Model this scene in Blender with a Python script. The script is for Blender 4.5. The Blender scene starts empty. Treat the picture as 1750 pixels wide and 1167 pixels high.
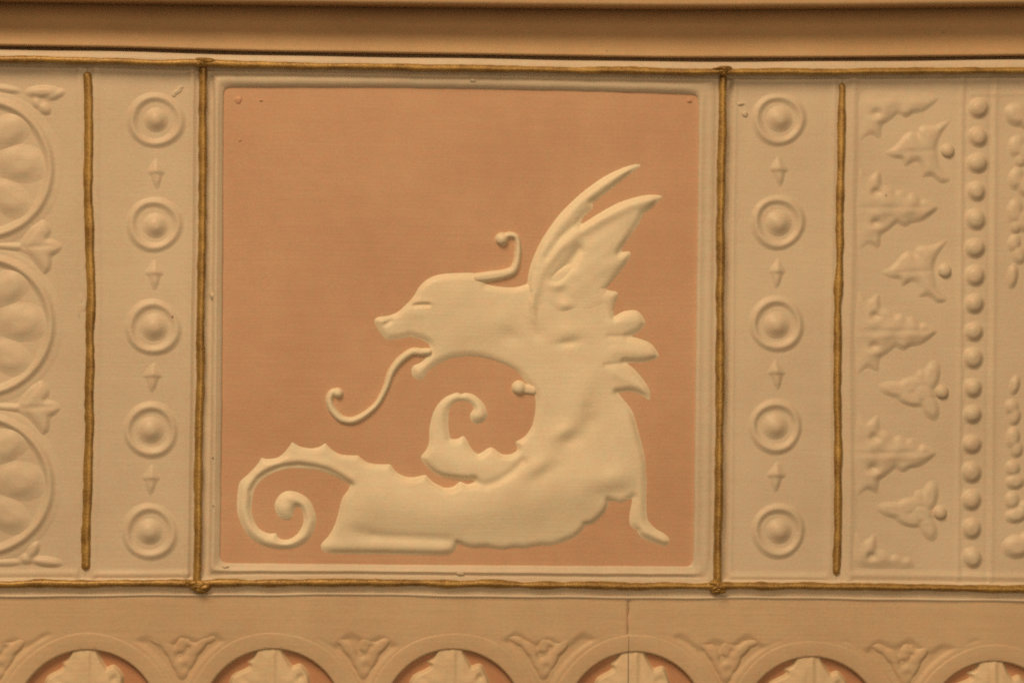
import bpy, math, random
import numpy as np
from mathutils import Vector, Matrix

random.seed(7)
rng = np.random.default_rng(11)
S = 0.0005            # one wall unit (about one photograph pixel on the wall) = 0.5 mm
PW, PH = 1750, 1167

# ------------------------------------------------------------------ camera
scene = bpy.context.scene
cam_d = bpy.data.cameras.new('camera')
cam = bpy.data.objects.new('camera', cam_d)
scene.collection.objects.link(cam)
cam_d.sensor_width = 36.0
cam_d.lens = 85.0
cam_d.clip_start = 0.05
cam_d.clip_end = 50.0
DIST = PW * S / 36.0 * 85.0
YAW, PITCH, ROLL = math.radians(3.2), math.radians(1.8), math.radians(0.75)
cpos = Vector((-math.sin(YAW) * math.cos(PITCH), -math.cos(YAW) * math.cos(PITCH), -math.sin(PITCH))) * DIST
q = (-cpos).to_track_quat('-Z', 'Y')
cm = Matrix.Translation(cpos) @ q.to_matrix().to_4x4() @ Matrix.Rotation(ROLL, 4, 'Z')
cam.matrix_world = cm
scene.camera = cam

# ------------------------------------------------------------------ world, lamps, exposure
world = bpy.data.worlds.new('World')
scene.world = world
world.use_nodes = True
bg = world.node_tree.nodes['Background']
bg.inputs[0].default_value = (1.0, 0.66, 0.35, 1)
bg.inputs[1].default_value = 0.05

def area_lamp(name, loc, target, size, power, color):
    d = bpy.data.lights.new(name, 'AREA')
    d.shape = 'DISK'
    d.size = size
    d.energy = power
    d.color = color
    o = bpy.data.objects.new(name, d)
    o.location = loc
    o.rotation_euler = (Vector(target) - Vector(loc)).to_track_quat('-Z', 'Y').to_euler()
    scene.collection.objects.link(o)
    return o

WARM = (1.0, 0.67, 0.37)
area_lamp('ceiling_lamp', (-1.5, -3.0, 3.3), (0.0, 0, 0), 2.4, 164, WARM)      # large warm lamp up to the left
area_lamp('front_fill', (0.6, -4.2, 0.5), (0.0, 0, 0), 2.2, 48, WARM)          # added frontal fill behind the viewer, softens shading; no known lamp there

vs = scene.view_settings
vs.view_transform = 'Standard'
vs.look = 'None'
vs.exposure = 0.0
vs.gamma = 1.0
vs.use_curve_mapping = False
scene.render.engine = 'CYCLES'
scene.cycles.pixel_filter_type = 'BLACKMAN_HARRIS'
scene.cycles.filter_width = 2.0
scene.cycles.use_denoising = False

# ------------------------------------------------------------------ photo -> wall helpers
R3 = np.array(cm.to_3x3())
C3 = np.array(cpos)
TANX = 18.0 / 85.0

def px(pts, h=0.0):
    """photograph pixels -> wall units (u right, v down) on the plane standing h units off the wall"""
    p = np.asarray(pts, float).reshape(-1, 2)
    x = (p[:, 0] / PW * 2 - 1) * TANX
    y = -(p[:, 1] - PH / 2) / (PW / 2) * TANX
    d = np.stack([x, y, -np.ones_like(x)], 1) @ R3.T
    t = (-np.asarray(h, float) * S - C3[1]) / d[:, 1]
    w = C3 + d * t[:, None]
    return np.stack([w[:, 0] / S, -w[:, 2] / S], 1)

def zz(ox, oy, s, pts):
    """points read in an enlarged crop -> photograph pixels (third value 1 marks a sharp corner)"""
    out = []
    for p in pts:
        out.append((ox + p[0] / s, oy + p[1] / s, p[2] if len(p) > 2 else 0))
    return out

def curve(pts, closed=True, n=4, h=4.0):
    a = np.array([(p[0], p[1]) for p in pts], float)
    cor = np.array([p[2] if len(p) > 2 else 0 for p in pts])
    a = px(a, h)
    N = len(a)
    if closed:
        prv, nxt = np.roll(a, 1, 0), np.roll(a, -1, 0)
    else:
        prv = np.vstack([a[:1], a[:-1]])
        nxt = np.vstack([a[1:], a[-1:]])
    l0 = np.linalg.norm(a - prv, axis=1)
    l1 = np.linalg.norm(nxt - a, axis=1)
    tan = nxt - prv
    tan = tan / (np.linalg.norm(tan, axis=1)[:, None] + 1e-9)
    tan[cor == 1] = 0
    out = []
    last = N if closed else N - 1
    for i in range(last):
        j = (i + 1) % N
        L = np.linalg.norm(a[j] - a[i])
        m0, m1 = tan[i] * L * 0.85, tan[j] * L * 0.85
        for k in range(n):
            t = k / n
            h00, h10 = 2 * t**3 - 3 * t**2 + 1, t**3 - 2 * t**2 + t
            h01, h11 = -2 * t**3 + 3 * t**2, t**3 - t**2
            out.append(h00 * a[i] + h10 * m0 + h01 * a[j] + h11 * m1)
    if not closed:
        out.append(a[-1])
    return np.array(out)

def sdf_poly(P, U, V):
    d2 = np.full(U.shape, 1e12)
    inside = np.zeros(U.shape, bool)
    Q = np.roll(P, -1, 0)
    for (ax, ay), (bx, by) in zip(P, Q):
        ex, ey = bx - ax, by - ay
        wx, wy = U - ax, V - ay
        t = np.clip((wx * ex + wy * ey) / (ex * ex + ey * ey + 1e-12), 0, 1)
        rx, ry = wx - ex * t, wy - ey * t
        d2 = np.minimum(d2, rx * rx + ry * ry)
        if ay != by:
            c = (ay > V) != (by > V)
            inside ^= c & (U < ax + (V - ay) * ex / ey)
    d = np.sqrt(d2)
    return np.where(inside, d, -d)

def sdf_stroke(P, rad, U, V):
    best = np.full(U.shape, -1e6)
    rad = np.asarray(rad, float)
    for i in range(len(P) - 1):
        ax, ay = P[i]
        bx, by = P[i + 1]
        ex, ey = bx - ax, by - ay
        wx, wy = U - ax, V - ay
        t = np.clip((wx * ex + wy * ey) / (ex * ex + ey * ey + 1e-12), 0, 1)
        d = rad[i] + (rad[i + 1] - rad[i]) * t - np.hypot(wx - ex * t, wy - ey * t)
        best = np.maximum(best, d)
    return best

def line_dist(P, U, V):
    return -sdf_stroke(P, np.zeros(len(P)), U, V)

def blur(A, sig):
    n = max(1, int(sig * 3))
    k = np.exp(-0.5 * (np.arange(-n, n + 1) / sig) ** 2)
    k /= k.sum()
    B = np.pad(A, n, mode='edge')
    B = np.apply_along_axis(lambda r: np.convolve(r, k, 'valid'), 1, B)
    B = np.apply_along_axis(lambda r: np.convolve(r, k, 'valid'), 0, B)
    return B

_gw = [(rng.uniform(0, 2 * math.pi), 2 * math.pi / rng.uniform(170, 460), rng.uniform(0, 2 * math.pi)) for _ in range(9)]

def ground(U, V):
    """slow unevenness of the hand-finished wall"""
    g = 0
    for ang, k, ph in _gw:
        g = g + np.sin((U * math.cos(ang) + V * math.sin(ang)) * k + ph)
    return 0.22 * g

def wob(n, scale, amp):
    """smooth 1-D random wobble"""
    t = np.arange(n)
    r = np.zeros(n)
    for _ in range(7):
        r += np.sin(t / scale * rng.uniform(0.4, 2.6) * 2 * math.pi + rng.uniform(0, 6.3)) * rng.uniform(0.3, 1)
    return r / 2.4 * amp

def to_world(u, v, h):
    return np.stack([np.asarray(u) * S, -np.asarray(h) * S, -np.asarray(v) * S], -1)

# ------------------------------------------------------------------ materials
def nodes_of(name):
    m = bpy.data.materials.new(name)
    m.use_nodes = True
    nt = m.node_tree
    return m, nt, nt.nodes['Principled BSDF']

def noise(nt, vec, scale, detail=3.0, rough=0.55):
    n = nt.nodes.new('ShaderNodeTexNoise')
    n.inputs['Scale'].default_value = scale
    n.inputs['Detail'].default_value = detail
    n.inputs['Roughness'].default_value = rough
    nt.links.new(vec, n.inputs['Vector'])
    return n.outputs['Fac']

def mapped(nt, src, sc):
    n = nt.nodes.new('ShaderNodeMapping')
    n.inputs['Scale'].default_value = sc
    nt.links.new(src, n.inputs['Vector'])
    return n.outputs['Vector']

def mathn(nt, op, a, b):
    n = nt.nodes.new('ShaderNodeMath')
    n.operation = op
    for i, v in enumerate((a, b)):
        if isinstance(v, (int, float)):
            n.inputs[i].default_value = v
        else:
            nt.links.new(v, n.inputs[i])
    return n.outputs[0]

def mixc(nt, fac, a, b):
    n = nt.nodes.new('ShaderNodeMix')
    n.data_type = 'RGBA'
    nt.links.new(fac, n.inputs[0])
    for s, v in ((6, a), (7, b)):
        if isinstance(v, tuple):
            n.inputs[s].default_value = v + (1,)
        else:
            nt.links.new(v, n.inputs[s])
    return n.outputs[2]

def ramp(nt, fac, lo, hi):
    n = nt.nodes.new('ShaderNodeMapRange')
    n.inputs[1].default_value = lo
    n.inputs[2].default_value = hi
    nt.links.new(fac, n.inputs[0])
    return n.outputs[0]

def paint(name, c0, c1, rough=0.5, brush=0.5, weave=0.0, spec=0.35, bump=1.0):
    m, nt, bs = nodes_of(name)
    pos = nt.nodes.new('ShaderNodeNewGeometry').outputs['Position']
    big = noise(nt, pos, 9.0, 4)
    mid = noise(nt, pos, 70.0, 3)
    brushv = noise(nt, mapped(nt, pos, (14, 260, 420)), 1.0, 3)
    peel = noise(nt, pos, 520.0, 2)
    grain = noise(nt, pos, 480.0, 2, 0.7)
    f = mathn(nt, 'ADD', mathn(nt, 'MULTIPLY', big, 0.62), mathn(nt, 'MULTIPLY', mid, 0.16))
    f = mathn(nt, 'ADD', f, mathn(nt, 'MULTIPLY', brushv, 0.22))
    f = mathn(nt, 'ADD', f, mathn(nt, 'MULTIPLY', grain, 0.5))
    f = ramp(nt, f, 0.61, 0.89)
    col = mixc(nt, f, c0, c1)
    hue = ramp(nt, noise(nt, pos, 160.0, 3), 0.35, 0.65)
    tint = mixc(nt, hue, (1.03, 0.985, 0.95), (0.97, 1.015, 0.98))
    mul = nt.nodes.new('ShaderNodeMix'); mul.data_type = 'RGBA'; mul.blend_type = 'MULTIPLY'
    mul.inputs[0].default_value = 1.0
    nt.links.new(col, mul.inputs[6]); nt.links.new(tint, mul.inputs[7])
    col = mul.outputs[2]
    # scattered fly specks / tiny chips
    sp = noise(nt, pos, 150.0, 1)
    spf = ramp(nt, sp, 0.825, 0.84)
    col = mixc(nt, mathn(nt, 'MULTIPLY', spf, 0.75), col, (0.16, 0.09, 0.05))
    nt.links.new(col, bs.inputs['Base Color'])
    bs.inputs['Roughness'].default_value = rough
    bs.inputs['Specular IOR Level'].default_value = spec
    hgt = mathn(nt, 'ADD', mathn(nt, 'MULTIPLY', mid, 0.00035),
                mathn(nt, 'MULTIPLY', brushv, 0.00030 * brush))
    hgt = mathn(nt, 'ADD', hgt, mathn(nt, 'MULTIPLY', peel, 0.00022))
    if weave:
        wv = noise(nt, mapped(nt, pos, (650, 300, 60)), 1.0, 2)
        wh = noise(nt, mapped(nt, pos, (30, 300, 700)), 1.0, 2)
        hgt = mathn(nt, 'ADD', hgt, mathn(nt, 'MULTIPLY', mathn(nt, 'ADD', wv, wh), 0.00012 * weave))
    b = nt.nodes.new('ShaderNodeBump')
    b.inputs['Strength'].default_value = 0.55 * bump
    b.inputs['Distance'].default_value = 1.0
    nt.links.new(hgt, b.inputs['Height'])
    nt.links.new(b.outputs[0], bs.inputs['Normal'])
    return m

M_CREAM = paint('cream_paint', (0.645, 0.562, 0.472), (0.74, 0.66, 0.565), 0.45, 0.5)
M_RELIEF = paint('ivory_paint', (0.80, 0.72, 0.59), (0.89, 0.825, 0.695), 0.48, 0.8)
M_PINK = paint('terracotta_paint', (0.585, 0.37, 0.262), (0.675, 0.45, 0.325), 0.55, 0.7)
M_TAN = paint('tan_paint', (0.61, 0.465, 0.335), (0.70, 0.55, 0.40), 0.5, 0.9)
M_LEAF = paint('buff_leaf_paint', (0.70, 0.57, 0.42), (0.80, 0.67, 0.505), 0.42, 0.8)
M_CORN = paint('brown_cornice_paint', (0.56, 0.39, 0.24), (0.66, 0.475, 0.295), 0.55, 0.4, weave=1.0)
M_RECESS = paint('rose_recess_paint', (0.51, 0.275, 0.175), (0.59, 0.335, 0.215), 0.6, 0.5)

def gold():
    m, nt, bs = nodes_of('gilt_paint')
    pos = nt.nodes.new('ShaderNodeNewGeometry').outputs['Position']
    a = noise(nt, pos, 60.0, 4)
    b = noise(nt, pos, 420.0, 3)
    f = ramp(nt, mathn(nt, 'ADD', mathn(nt, 'MULTIPLY', a, 0.65), mathn(nt, 'MULTIPLY', b, 0.35)), 0.36, 0.62)
    col = mixc(nt, f, (0.25, 0.145, 0.042), (0.48, 0.32, 0.10))
    nt.links.new(col, bs.inputs['Base Color'])
    bs.inputs['Metallic'].default_value = 0.25
    bs.inputs['Roughness'].default_value = 0.37
    bp = nt.nodes.new('ShaderNodeBump')
    bp.inputs['Strength'].default_value = 0.6
    bp.inputs['Distance'].default_value = 1.0
    nt.links.new(mathn(nt, 'ADD', mathn(nt, 'MULTIPLY', b, 0.0006), mathn(nt, 'MULTIPLY', a, 0.0003)), bp.inputs['Height'])
    nt.links.new(bp.outputs[0], bs.inputs['Normal'])
    return m
M_GOLD = gold()

# ------------------------------------------------------------------ object helpers
def root(name, label, cat, uv, group=None):
    o = bpy.data.objects.new(name, None)
    o.empty_display_size = 0.02
    o.location = Vector(to_world(uv[0], uv[1], 0).tolist())
    o['label'] = label
    o['category'] = cat
    if group:
        o['group'] = group
    scene.collection.objects.link(o)
    return o

def abs_loc(o):
    v = Vector(o.location)
    while o.parent:
        o = o.parent
        v = v + o.location
    return v

def mesh_obj(name, verts, faces, mat, parent=None, label=None, cat=None, kind=None, group=None):
    verts = np.asarray(verts, float)
    c = (verts.min(0) + verts.max(0)) / 2
    me = bpy.data.meshes.new(name)
    lv = verts - c
    faces = np.asarray(faces) if not isinstance(faces, list) else faces
    if isinstance(faces, np.ndarray):
        k = faces.shape[1]
        nf = len(faces)
        me.vertices.add(len(lv))
        me.vertices.foreach_set('co', lv.astype(np.float32).ravel())
        me.loops.add(nf * k)
        me.loops.foreach_set('vertex_index', faces.astype(np.int32).ravel())
        me.polygons.add(nf)
        me.polygons.foreach_set('loop_start', (np.arange(nf) * k).astype(np.int32))
        me.update(calc_edges=True)
        me.validate()
    else:
        me.from_pydata(lv.tolist(), [], faces)
    me.polygons.foreach_set('use_smooth', [True] * len(me.polygons))
    me.materials.append(mat)
    o = bpy.data.objects.new(name, me)
    o.location = Vector(c.tolist())
    if parent is not None:
        o.parent = parent
        o.location = Vector(c.tolist()) - abs_loc(parent)
    if label: o['label'] = label
    if cat: o['category'] = cat
    if kind: o['kind'] = kind
    if group: o['group'] = group
    scene.collection.objects.link(o)
    return o

def grid(b, step):
    u = np.arange(b[0], b[2] + step, step)
    v = np.arange(b[1], b[3] + step, step)
    return np.meshgrid(u, v)

def relief(name, parent, mat, b, fn, step=1.6, cut=-0.9, label=None, sm=0.0, base=None):
    """one embossed ornament: a height field that dips below the surface round its outline"""
    U, V = grid(b, step)
    H = fn(U, V)
    if sm: H = blur(H, sm / step)
    keepv = H > cut
    q4 = keepv[:-1, :-1] | keepv[1:, :-1] | keepv[:-1, 1:] | keepv[1:, 1:]
    idx = np.arange(U.size).reshape(U.shape)
    f = np.stack([idx[:-1, :-1][q4], idx[1:, :-1][q4], idx[1:, 1:][q4], idx[:-1, 1:][q4]], 1)
    used, inv = np.unique(f, return_inverse=True)
    f = inv.reshape(f.shape)
    Hh = H + (ground(U, V) if base is None else base(U, V))
    W = to_world(U, V, Hh).reshape(-1, 3)[used]
    return mesh_obj(name, W, f, mat, parent, label)

def slab(name, parent, mat, b, fn=None, step=3.0, thick=24, label=None, edges=None):
    """a panel: an uneven front face with sides running back into the wall"""
    U, V = grid(b, step)
    if edges is not None:
        U, V = edges(U, V)
    H = ground(U, V) + (fn(U, V) if fn else 0)
    r, c = U.shape
    F = to_world(U, V, H).reshape(-1, 3)
    B = to_world(U, V, np.full(U.shape, -float(thick))).reshape(-1, 3)
    idx = np.arange(r * c).reshape(r, c)
    f = np.stack([idx[:-1, :-1], idx[1:, :-1], idx[1:, 1:], idx[:-1, 1:]], -1).reshape(-1, 4)
    ring = np.concatenate([idx[0, :], idx[1:, -1], idx[-1, -2::-1], idx[-2:0:-1, 0]])
    nb = len(F)
    bv = B[ring]
    j = np.arange(len(ring))
    k = (j + 1) % len(ring)
    sf = np.stack([ring[j], ring[k], nb + k, nb + j], 1)
    return mesh_obj(name, np.vstack([F, bv]), np.vstack([f, sf]), mat, parent, label)

def sst(t):
    t = np.clip(t, 0, 1)
    return t * t * (3 - 2 * t)

def soft(d, w, H, f=3.0, sink=0.45):
    """rounded emboss that melts into the surface"""
    return H * sst((d + f) / (w + f)) - sink

def dome(d, w, H):
    t = np.clip(d / w, 0, 1)
    return np.where(d > 0, H * np.sqrt(np.clip(1 - (1 - t) ** 2, 0, 1)), np.maximum(d * 0.8, -3.0))

def gauss(U, V, c, su, sv=None, ang=0.0, h=4.0):
    (cu, cv), = px([c], h)
    sv = su if sv is None else sv
    a = math.radians(ang)
    x = (U - cu) * math.cos(a) + (V - cv) * math.sin(a)
    y = -(U - cu) * math.sin(a) + (V - cv) * math.cos(a)
    return np.exp(-0.5 * ((x / su) ** 2 + (y / sv) ** 2))

def sweep(name, cols, mat, parent=None, **kw):
    """cols: list of profiles, each an (n,2) array of pixel points plus heights -> skin across them"""
    V = []
    n = len(cols[0][0])
    for pts, hs in cols:
        uv = px(pts, np.asarray(hs, float))
        V.append(to_world(uv[:, 0], uv[:, 1], hs))
    V = np.concatenate(V)
    m = len(cols)
    idx = np.arange(m * n).reshape(m, n)
    f = np.stack([idx[:-1, :-1], idx[:-1, 1:], idx[1:, 1:], idx[1:, :-1]], -1).reshape(-1, 4)
    return mesh_obj(name, V, f, mat, parent, **kw)

def interp(tr, x):
    t = np.array(tr, float)
    return np.interp(x, t[:, 0], t[:, 1])

def smooth_interp(tr, xs):
    xs = np.asarray(xs, float)
    acc = 0
    for o in np.linspace(-60, 60, 9):
        acc = acc + interp(tr, xs + o)
    return acc / 9

def tube(name, pts, rad, hc, mat, parent=None, step=3.0, amp=0.5, ramp_=0.10, flat=1.0, caps=False, open_ends=False, **kw):
    """irregular gilded bead along a traced line"""
    P = curve([(p[0], p[1]) for p in pts], closed=False, n=12, h=hc)
    L = np.concatenate([[0], np.cumsum(np.linalg.norm(np.diff(P, axis=0), axis=1))])
    n = max(4, int(L[-1] / step))
    t = np.linspace(0, L[-1], n)
    u = np.interp(t, L, P[:, 0])
    v = np.interp(t, L, P[:, 1])
    du, dv = np.gradient(u), np.gradient(v)
    ln = np.hypot(du, dv)
    nu, nv = -dv / ln, du / ln
    w = wob(n, 90, amp)
    u, v = u + nu * w, v + nv * w
    r = rad * (1 + wob(n, 60, ramp_) + wob(n, 18, ramp_ * 0.25))
    if caps:
        k = np.minimum(t, L[-1] - t)
        r = r * np.sqrt(np.clip(1 - np.clip(1 - k / (rad * 1.1), 0, 1) ** 2, 0.002, 1))
    K = 14
    ph = np.arange(K) * 2 * math.pi / K
    cu = u[:, None] + nu[:, None] * r[:, None] * np.cos(ph)
    cv = v[:, None] + nv[:, None] * r[:, None] * np.cos(ph)
    irr = rng.standard_normal((n, K))
    for _ in range(3):
        irr = (np.roll(irr, 1, 0) + irr * 1.2 + np.roll(irr, -1, 0)) / 2.2
    irr = 1 + np.clip(irr * 0.05, -0.1, 0.1)
    cu = u[:, None] + (cu - u[:, None]) * irr
    cv = v[:, None] + (cv - v[:, None]) * irr
    ch = hc + ground(u, v)[:, None] + r[:, None] * np.sin(ph) * flat
    W = to_world(cu, cv, ch).reshape(-1, 3)
    idx = np.arange(n * K).reshape(n, K)
    nx = np.roll(idx, -1, 1)
    f = np.stack([idx[:-1], nx[:-1], nx[1:], idx[1:]], -1).reshape(-1, 4)
    faces = [tuple(x) for x in f.tolist()] + [tuple(idx[0].tolist()[::-1]), tuple(idx[-1].tolist())]
    return mesh_obj(name, W, faces, mat, parent, **kw)

def blob(name, c, ru, rv, hc, hh, mat, parent, ang=0.0, lump=0.15, **kw):
    """lumpy drop of gilt or paint"""
    (cu, cv), = px([c], hc)
    nlat, nlon = 12, 18
    V = []
    p1, p2 = rng.uniform(0, 6, 2)
    a = math.radians(ang)
    for i in range(nlat + 1):
        th = math.pi * i / nlat
        for j in range(nlon):
            ph = 2 * math.pi * j / nlon
            k = 1 + lump * (math.sin(3 * ph + p1 + th) * 0.6 + math.sin(5 * th + 2 * ph + p2) * 0.4)
            x = ru * k * math.sin(th) * math.cos(ph)
            y = rv * k * math.sin(th) * math.sin(ph)
            z = hh * k * math.cos(th)
            V.append(to_world(cu + x * math.cos(a) - y * math.sin(a), cv + x * math.sin(a) + y * math.cos(a), hc + z))
    F = []
    for i in range(nlat):
        for j in range(nlon):
            k = (j + 1) % nlon
            F.append((i * nlon + j, i * nlon + k, (i + 1) * nlon + k, (i + 1) * nlon + j))
    return mesh_obj(name, V, F, mat, parent, **kw)

# ------------------------------------------------------------------ traced lines of the wall (photograph pixels)
TOPG = [(-200, 98), (0, 101), (350, 108.5), (500, 112), (800, 117), (1000, 120), (1150, 122), (1240, 123), (1450, 122.5), (1750, 120), (1950, 118)]
BOTG = [(-200, 999), (0, 998), (330, 996), (600, 994.5), (800, 997.5), (1000, 1000), (1150, 1001), (1240, 1000), (1450, 1002), (1750, 1006), (1950, 1008)]
LIP = [(-200, 74), (0, 76), (200, 79), (450, 86), (800, 91), (1150, 97), (1450, 96), (1750, 93), (1950, 91)]
COR = [(-200, -5), (0, -2), (280, 2), (450, 4), (800, 8), (1150, 11), (1450, 9.5), (1750, 6), (1950, 4)]
X0, X1 = -170, 1920
XS = np.arange(X0, X1 + 1, 10.0)
g_top = lambda x: smooth_interp(TOPG, x)
g_bot = lambda x: smooth_interp(BOTG, x)

# ------------------------------------------------------------------ the wall behind
w0 = px([(X0 - 40, -120)])[0]
w1 = px([(X1 + 40, 1330)])[0]
wv = [to_world(u, v, h) for h in (-22, -60) for (u, v) in ((w0[0], w0[1]), (w1[0], w0[1]), (w1[0], w1[1]), (w0[0], w1[1]))]
wall = mesh_obj('wall', wv, [(0, 3, 2, 1), (4, 5, 6, 7), (0, 1, 5, 4), (1, 2, 6, 5), (2, 3, 7, 6), (3, 0, 4, 7)], M_TAN, kind='structure')

# ------------------------------------------------------------------ cornice
cor = root('cornice_moulding', 'brown painted cornice moulding with a shadowed cove running above the gilded top line', 'moulding', px([(875, 92)])[0])
cols_lip, cols_cove = [], []
for x in XS:
    a, l = smooth_interp(COR, x), smooth_interp(LIP, x)
    jit = 0.5 * math.sin(x / 83.0) + 0.3 * math.sin(x / 31.0 + 1)
    cols_lip.append((np.array([(x, a - 110), (x, a - 109), (x, a - 6), (x, a - 2), (x, a), (x, a + 1), (x, a + 4), (x, a + 7)]),
                     np.array([-22, 78, 78, 77, 74, 69, 16, -14])))
    fr = [(0.02, -18), (0.10, -14), (0.2, -9), (0.35, -2), (0.5, 4.5), (0.65, 11), (0.78, 16.5), (0.88, 20.5), (0.95, 23.2), (0.985, 24)]
    pts = [(x, a + (l - a) * t) for t, _ in fr]
    hs = [h + jit * 0.3 for _, h in fr]
    pts += [(x, l + 0.4), (x, l + 1.6), (x, l + 3.5), (x, l + 4)]
    hs += [23.5, 21, -8, -22]
    cols_cove.append((np.array(pts), np.array(hs)))
sweep('lip', cols_lip, M_CORN, cor)
sweep('cove', cols_cove, M_CORN, cor)

# ------------------------------------------------------------------ rails that carry the gilded lines
rail = root('top_rail', 'narrow cream rail between brown cornice and gilded top line', 'moulding', px([(875, 112)])[0])
cols = []
for x in XS:
    g = g_top(x)
    y0 = smooth_interp(LIP, x) + 8.5 + 0.4 * math.sin(x / 47.0)
    cols.append((np.array([(x, y0), (x, y0 + 1.2), (x, g - 4), (x, g - 1), (x, g + 3), (x, g + 5), (x, g + 10), (x, g + 13), (x, g + 14)]),
                 np.array([-22, 18, 20, 19, 15, 9, 3.5, 0.6, -22])))
sweep('rail_face', cols, M_CREAM, rail)
rail2 = root('bottom_rail', 'narrow cream rail with a fine ridge below the gilded bottom line', 'moulding', px([(875, 1022)])[0])
cols = []
for x in XS:
    g = g_bot(x)
    k = 0.5 * math.sin(x / 57.0) + 0.4 * math.sin(x / 23.0)
    cols.append((np.array([(x, g - 12), (x, g - 11), (x, g - 6), (x, g), (x, g + 3), (x, g + 6), (x, g + 15), (x, g + 17 + k * .5), (x, g + 19.2 + k), (x, g + 21 + k), (x, g + 23.5 + k), (x, g + 26)]),
                 np.array([-22, 0.6, 3, 10, 9, 6.5, 1.5, 2.5, 8.6, 8.8, 4.4, 3.5])))
sweep('rail_face', cols, M_CREAM, rail2)

# ------------------------------------------------------------------ gilded beads
tg = tube('gilded_bead', [(x, g_top(x)) for x in np.arange(X0, X1, 40)], 5.6, 19, M_GOLD, amp=0.9, ramp_=0.16, flat=0.85,
     label='long dark gilded line running under the brown cornice', cat='bead')
bgd = tube('gilded_bead', [(x, g_bot(x)) for x in np.arange(X0, X1, 40)], 6.0, 11, M_GOLD, amp=0.9, ramp_=0.15, flat=0.9,
     label='long gilded line along the bottom of the panels above the tan arcade', cat='bead')
LBAR = [(347, 108), (347, 160), (346, 300), (345.5, 430), (343, 540), (342, 650), (339.5, 800), (338.5, 900), (337.5, 960), (336, 998)]
RBAR = [(1236, 120), (1235, 160), (1234.5, 240), (1232.5, 330), (1231.5, 420), (1231, 520), (1230.5, 640), (1229.5, 760), (1228, 880), (1226.5, 965), (1226, 1003)]
lb = tube('gilded_bead', LBAR, 6.8, 5, M_GOLD, amp=0.6, ramp_=0.10, flat=0.7, label='upright gilded bar between the dragon panel and the ring border beside the roundels', cat='bead', group='gilded bars framing the dragon panel')
rb = tube('gilded_bead', RBAR, 7.0, 5, M_GOLD, amp=0.6, ramp_=0.10, flat=0.7, label='upright gilded bar between the dragon panel and the ring border beside the leaves', cat='bead', group='gilded bars framing the dragon panel')
SL = [(149, 123), (150.5, 160), (151.4, 210), (150.5, 300), (153, 400), (155, 500), (154, 560), (153, 650), (151, 780), (148.7, 880), (146, 974)]
SR = [(1439, 142), (1439, 180), (1437.4, 250), (1436, 330), (1434.7, 420), (1433, 500), (1431.5, 560), (1431, 650), (1432, 760), (1432.3, 850), (1431.5, 920), (1429.4, 983)]
tube('gilded_bead', SL, 7.4, 2, M_GOLD, amp=0.7, ramp_=0.08, flat=0.5, caps=True, label='short gilded bar with free ends between the roundels and the ring border', cat='bead')
tube('gilded_bead', SR, 6.6, 2, M_GOLD, amp=0.7, ramp_=0.10, flat=0.5, caps=True, label='short gilded bar with free ends between the ring border and the leaves', cat='bead')
for c, ru, rv, par in (((350, 105), 17, 6.5, tg), ((343, 109), 10, 6, tg), ((1236, 118), 18, 4.5, tg), ((1237, 124), 9, 6, tg),
                       ((336, 999), 14, 9, bgd), ((344, 1004), 17, 8, bgd), ((324, 996), 10, 6, bgd),
                       ((1226, 1002), 14, 10, bgd), ((1228, 1009), 12, 6, bgd), ((1221, 997), 9, 7, bgd)):
    blob('knot', c, ru, rv, 19 if c[1] < 300 else 12, 7.0, M_GOLD, par, lump=0.26)

# ------------------------------------------------------------------ dragon panel
INNER = [[(383, 150.5), (500, 150.5), (650, 151), (800, 153), (950, 156), (1100, 160), (1193, 163)],
         [(1193, 163), (1191, 350), (1188.5, 550), (1186.5, 700), (1185, 850), (1183.5, 967)],
         [(1183.5, 967), (1050, 966.5), (900, 965.5), (750, 964.5), (600, 963), (450, 962), (377.5, 961)],
         [(377.5, 961), (378.5, 850), (380, 700), (381, 540), (382, 350), (383, 150.5)]]
OUTER = [[(347, 109), (500, 112), (650, 114.5), (800, 117), (950, 119), (1100, 121), (1237, 123)],
         [(1237, 123), (1233, 350), (1231, 550), (1230, 700), (1228.5, 850), (1226, 1001)],
         [(1226, 1001), (1050, 1000.5), (900, 998.5), (750, 996.5), (600, 994.5), (450, 995), (336, 997)],
         [(336, 997), (339, 850), (341.5, 700), (343, 540), (346, 350), (347, 109)]]

def resamp(tr, n):
    t = np.array(tr, float)
    L = np.concatenate([[0], np.cumsum(np.linalg.norm(np.diff(t, axis=0), axis=1))])
    s = np.linspace(0, L[-1], n)
    return np.stack([np.interp(s, L, t[:, 0]), np.interp(s, L, t[:, 1])], 1)

dp = root('dragon_panel', 'square terracotta panel with an ivory winged dragon in relief inside a cream frame', 'panel', px([(780, 990)])[0])

# terracotta field
b0 = px([(372, 140)])[0]
b1 = px([(1200, 976)])[0]
slab('field', dp, M_PINK, (b0[0], b0[1], b1[0], b1[1]), step=4.0, label='plain terracotta ground behind the dragon')

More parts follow.
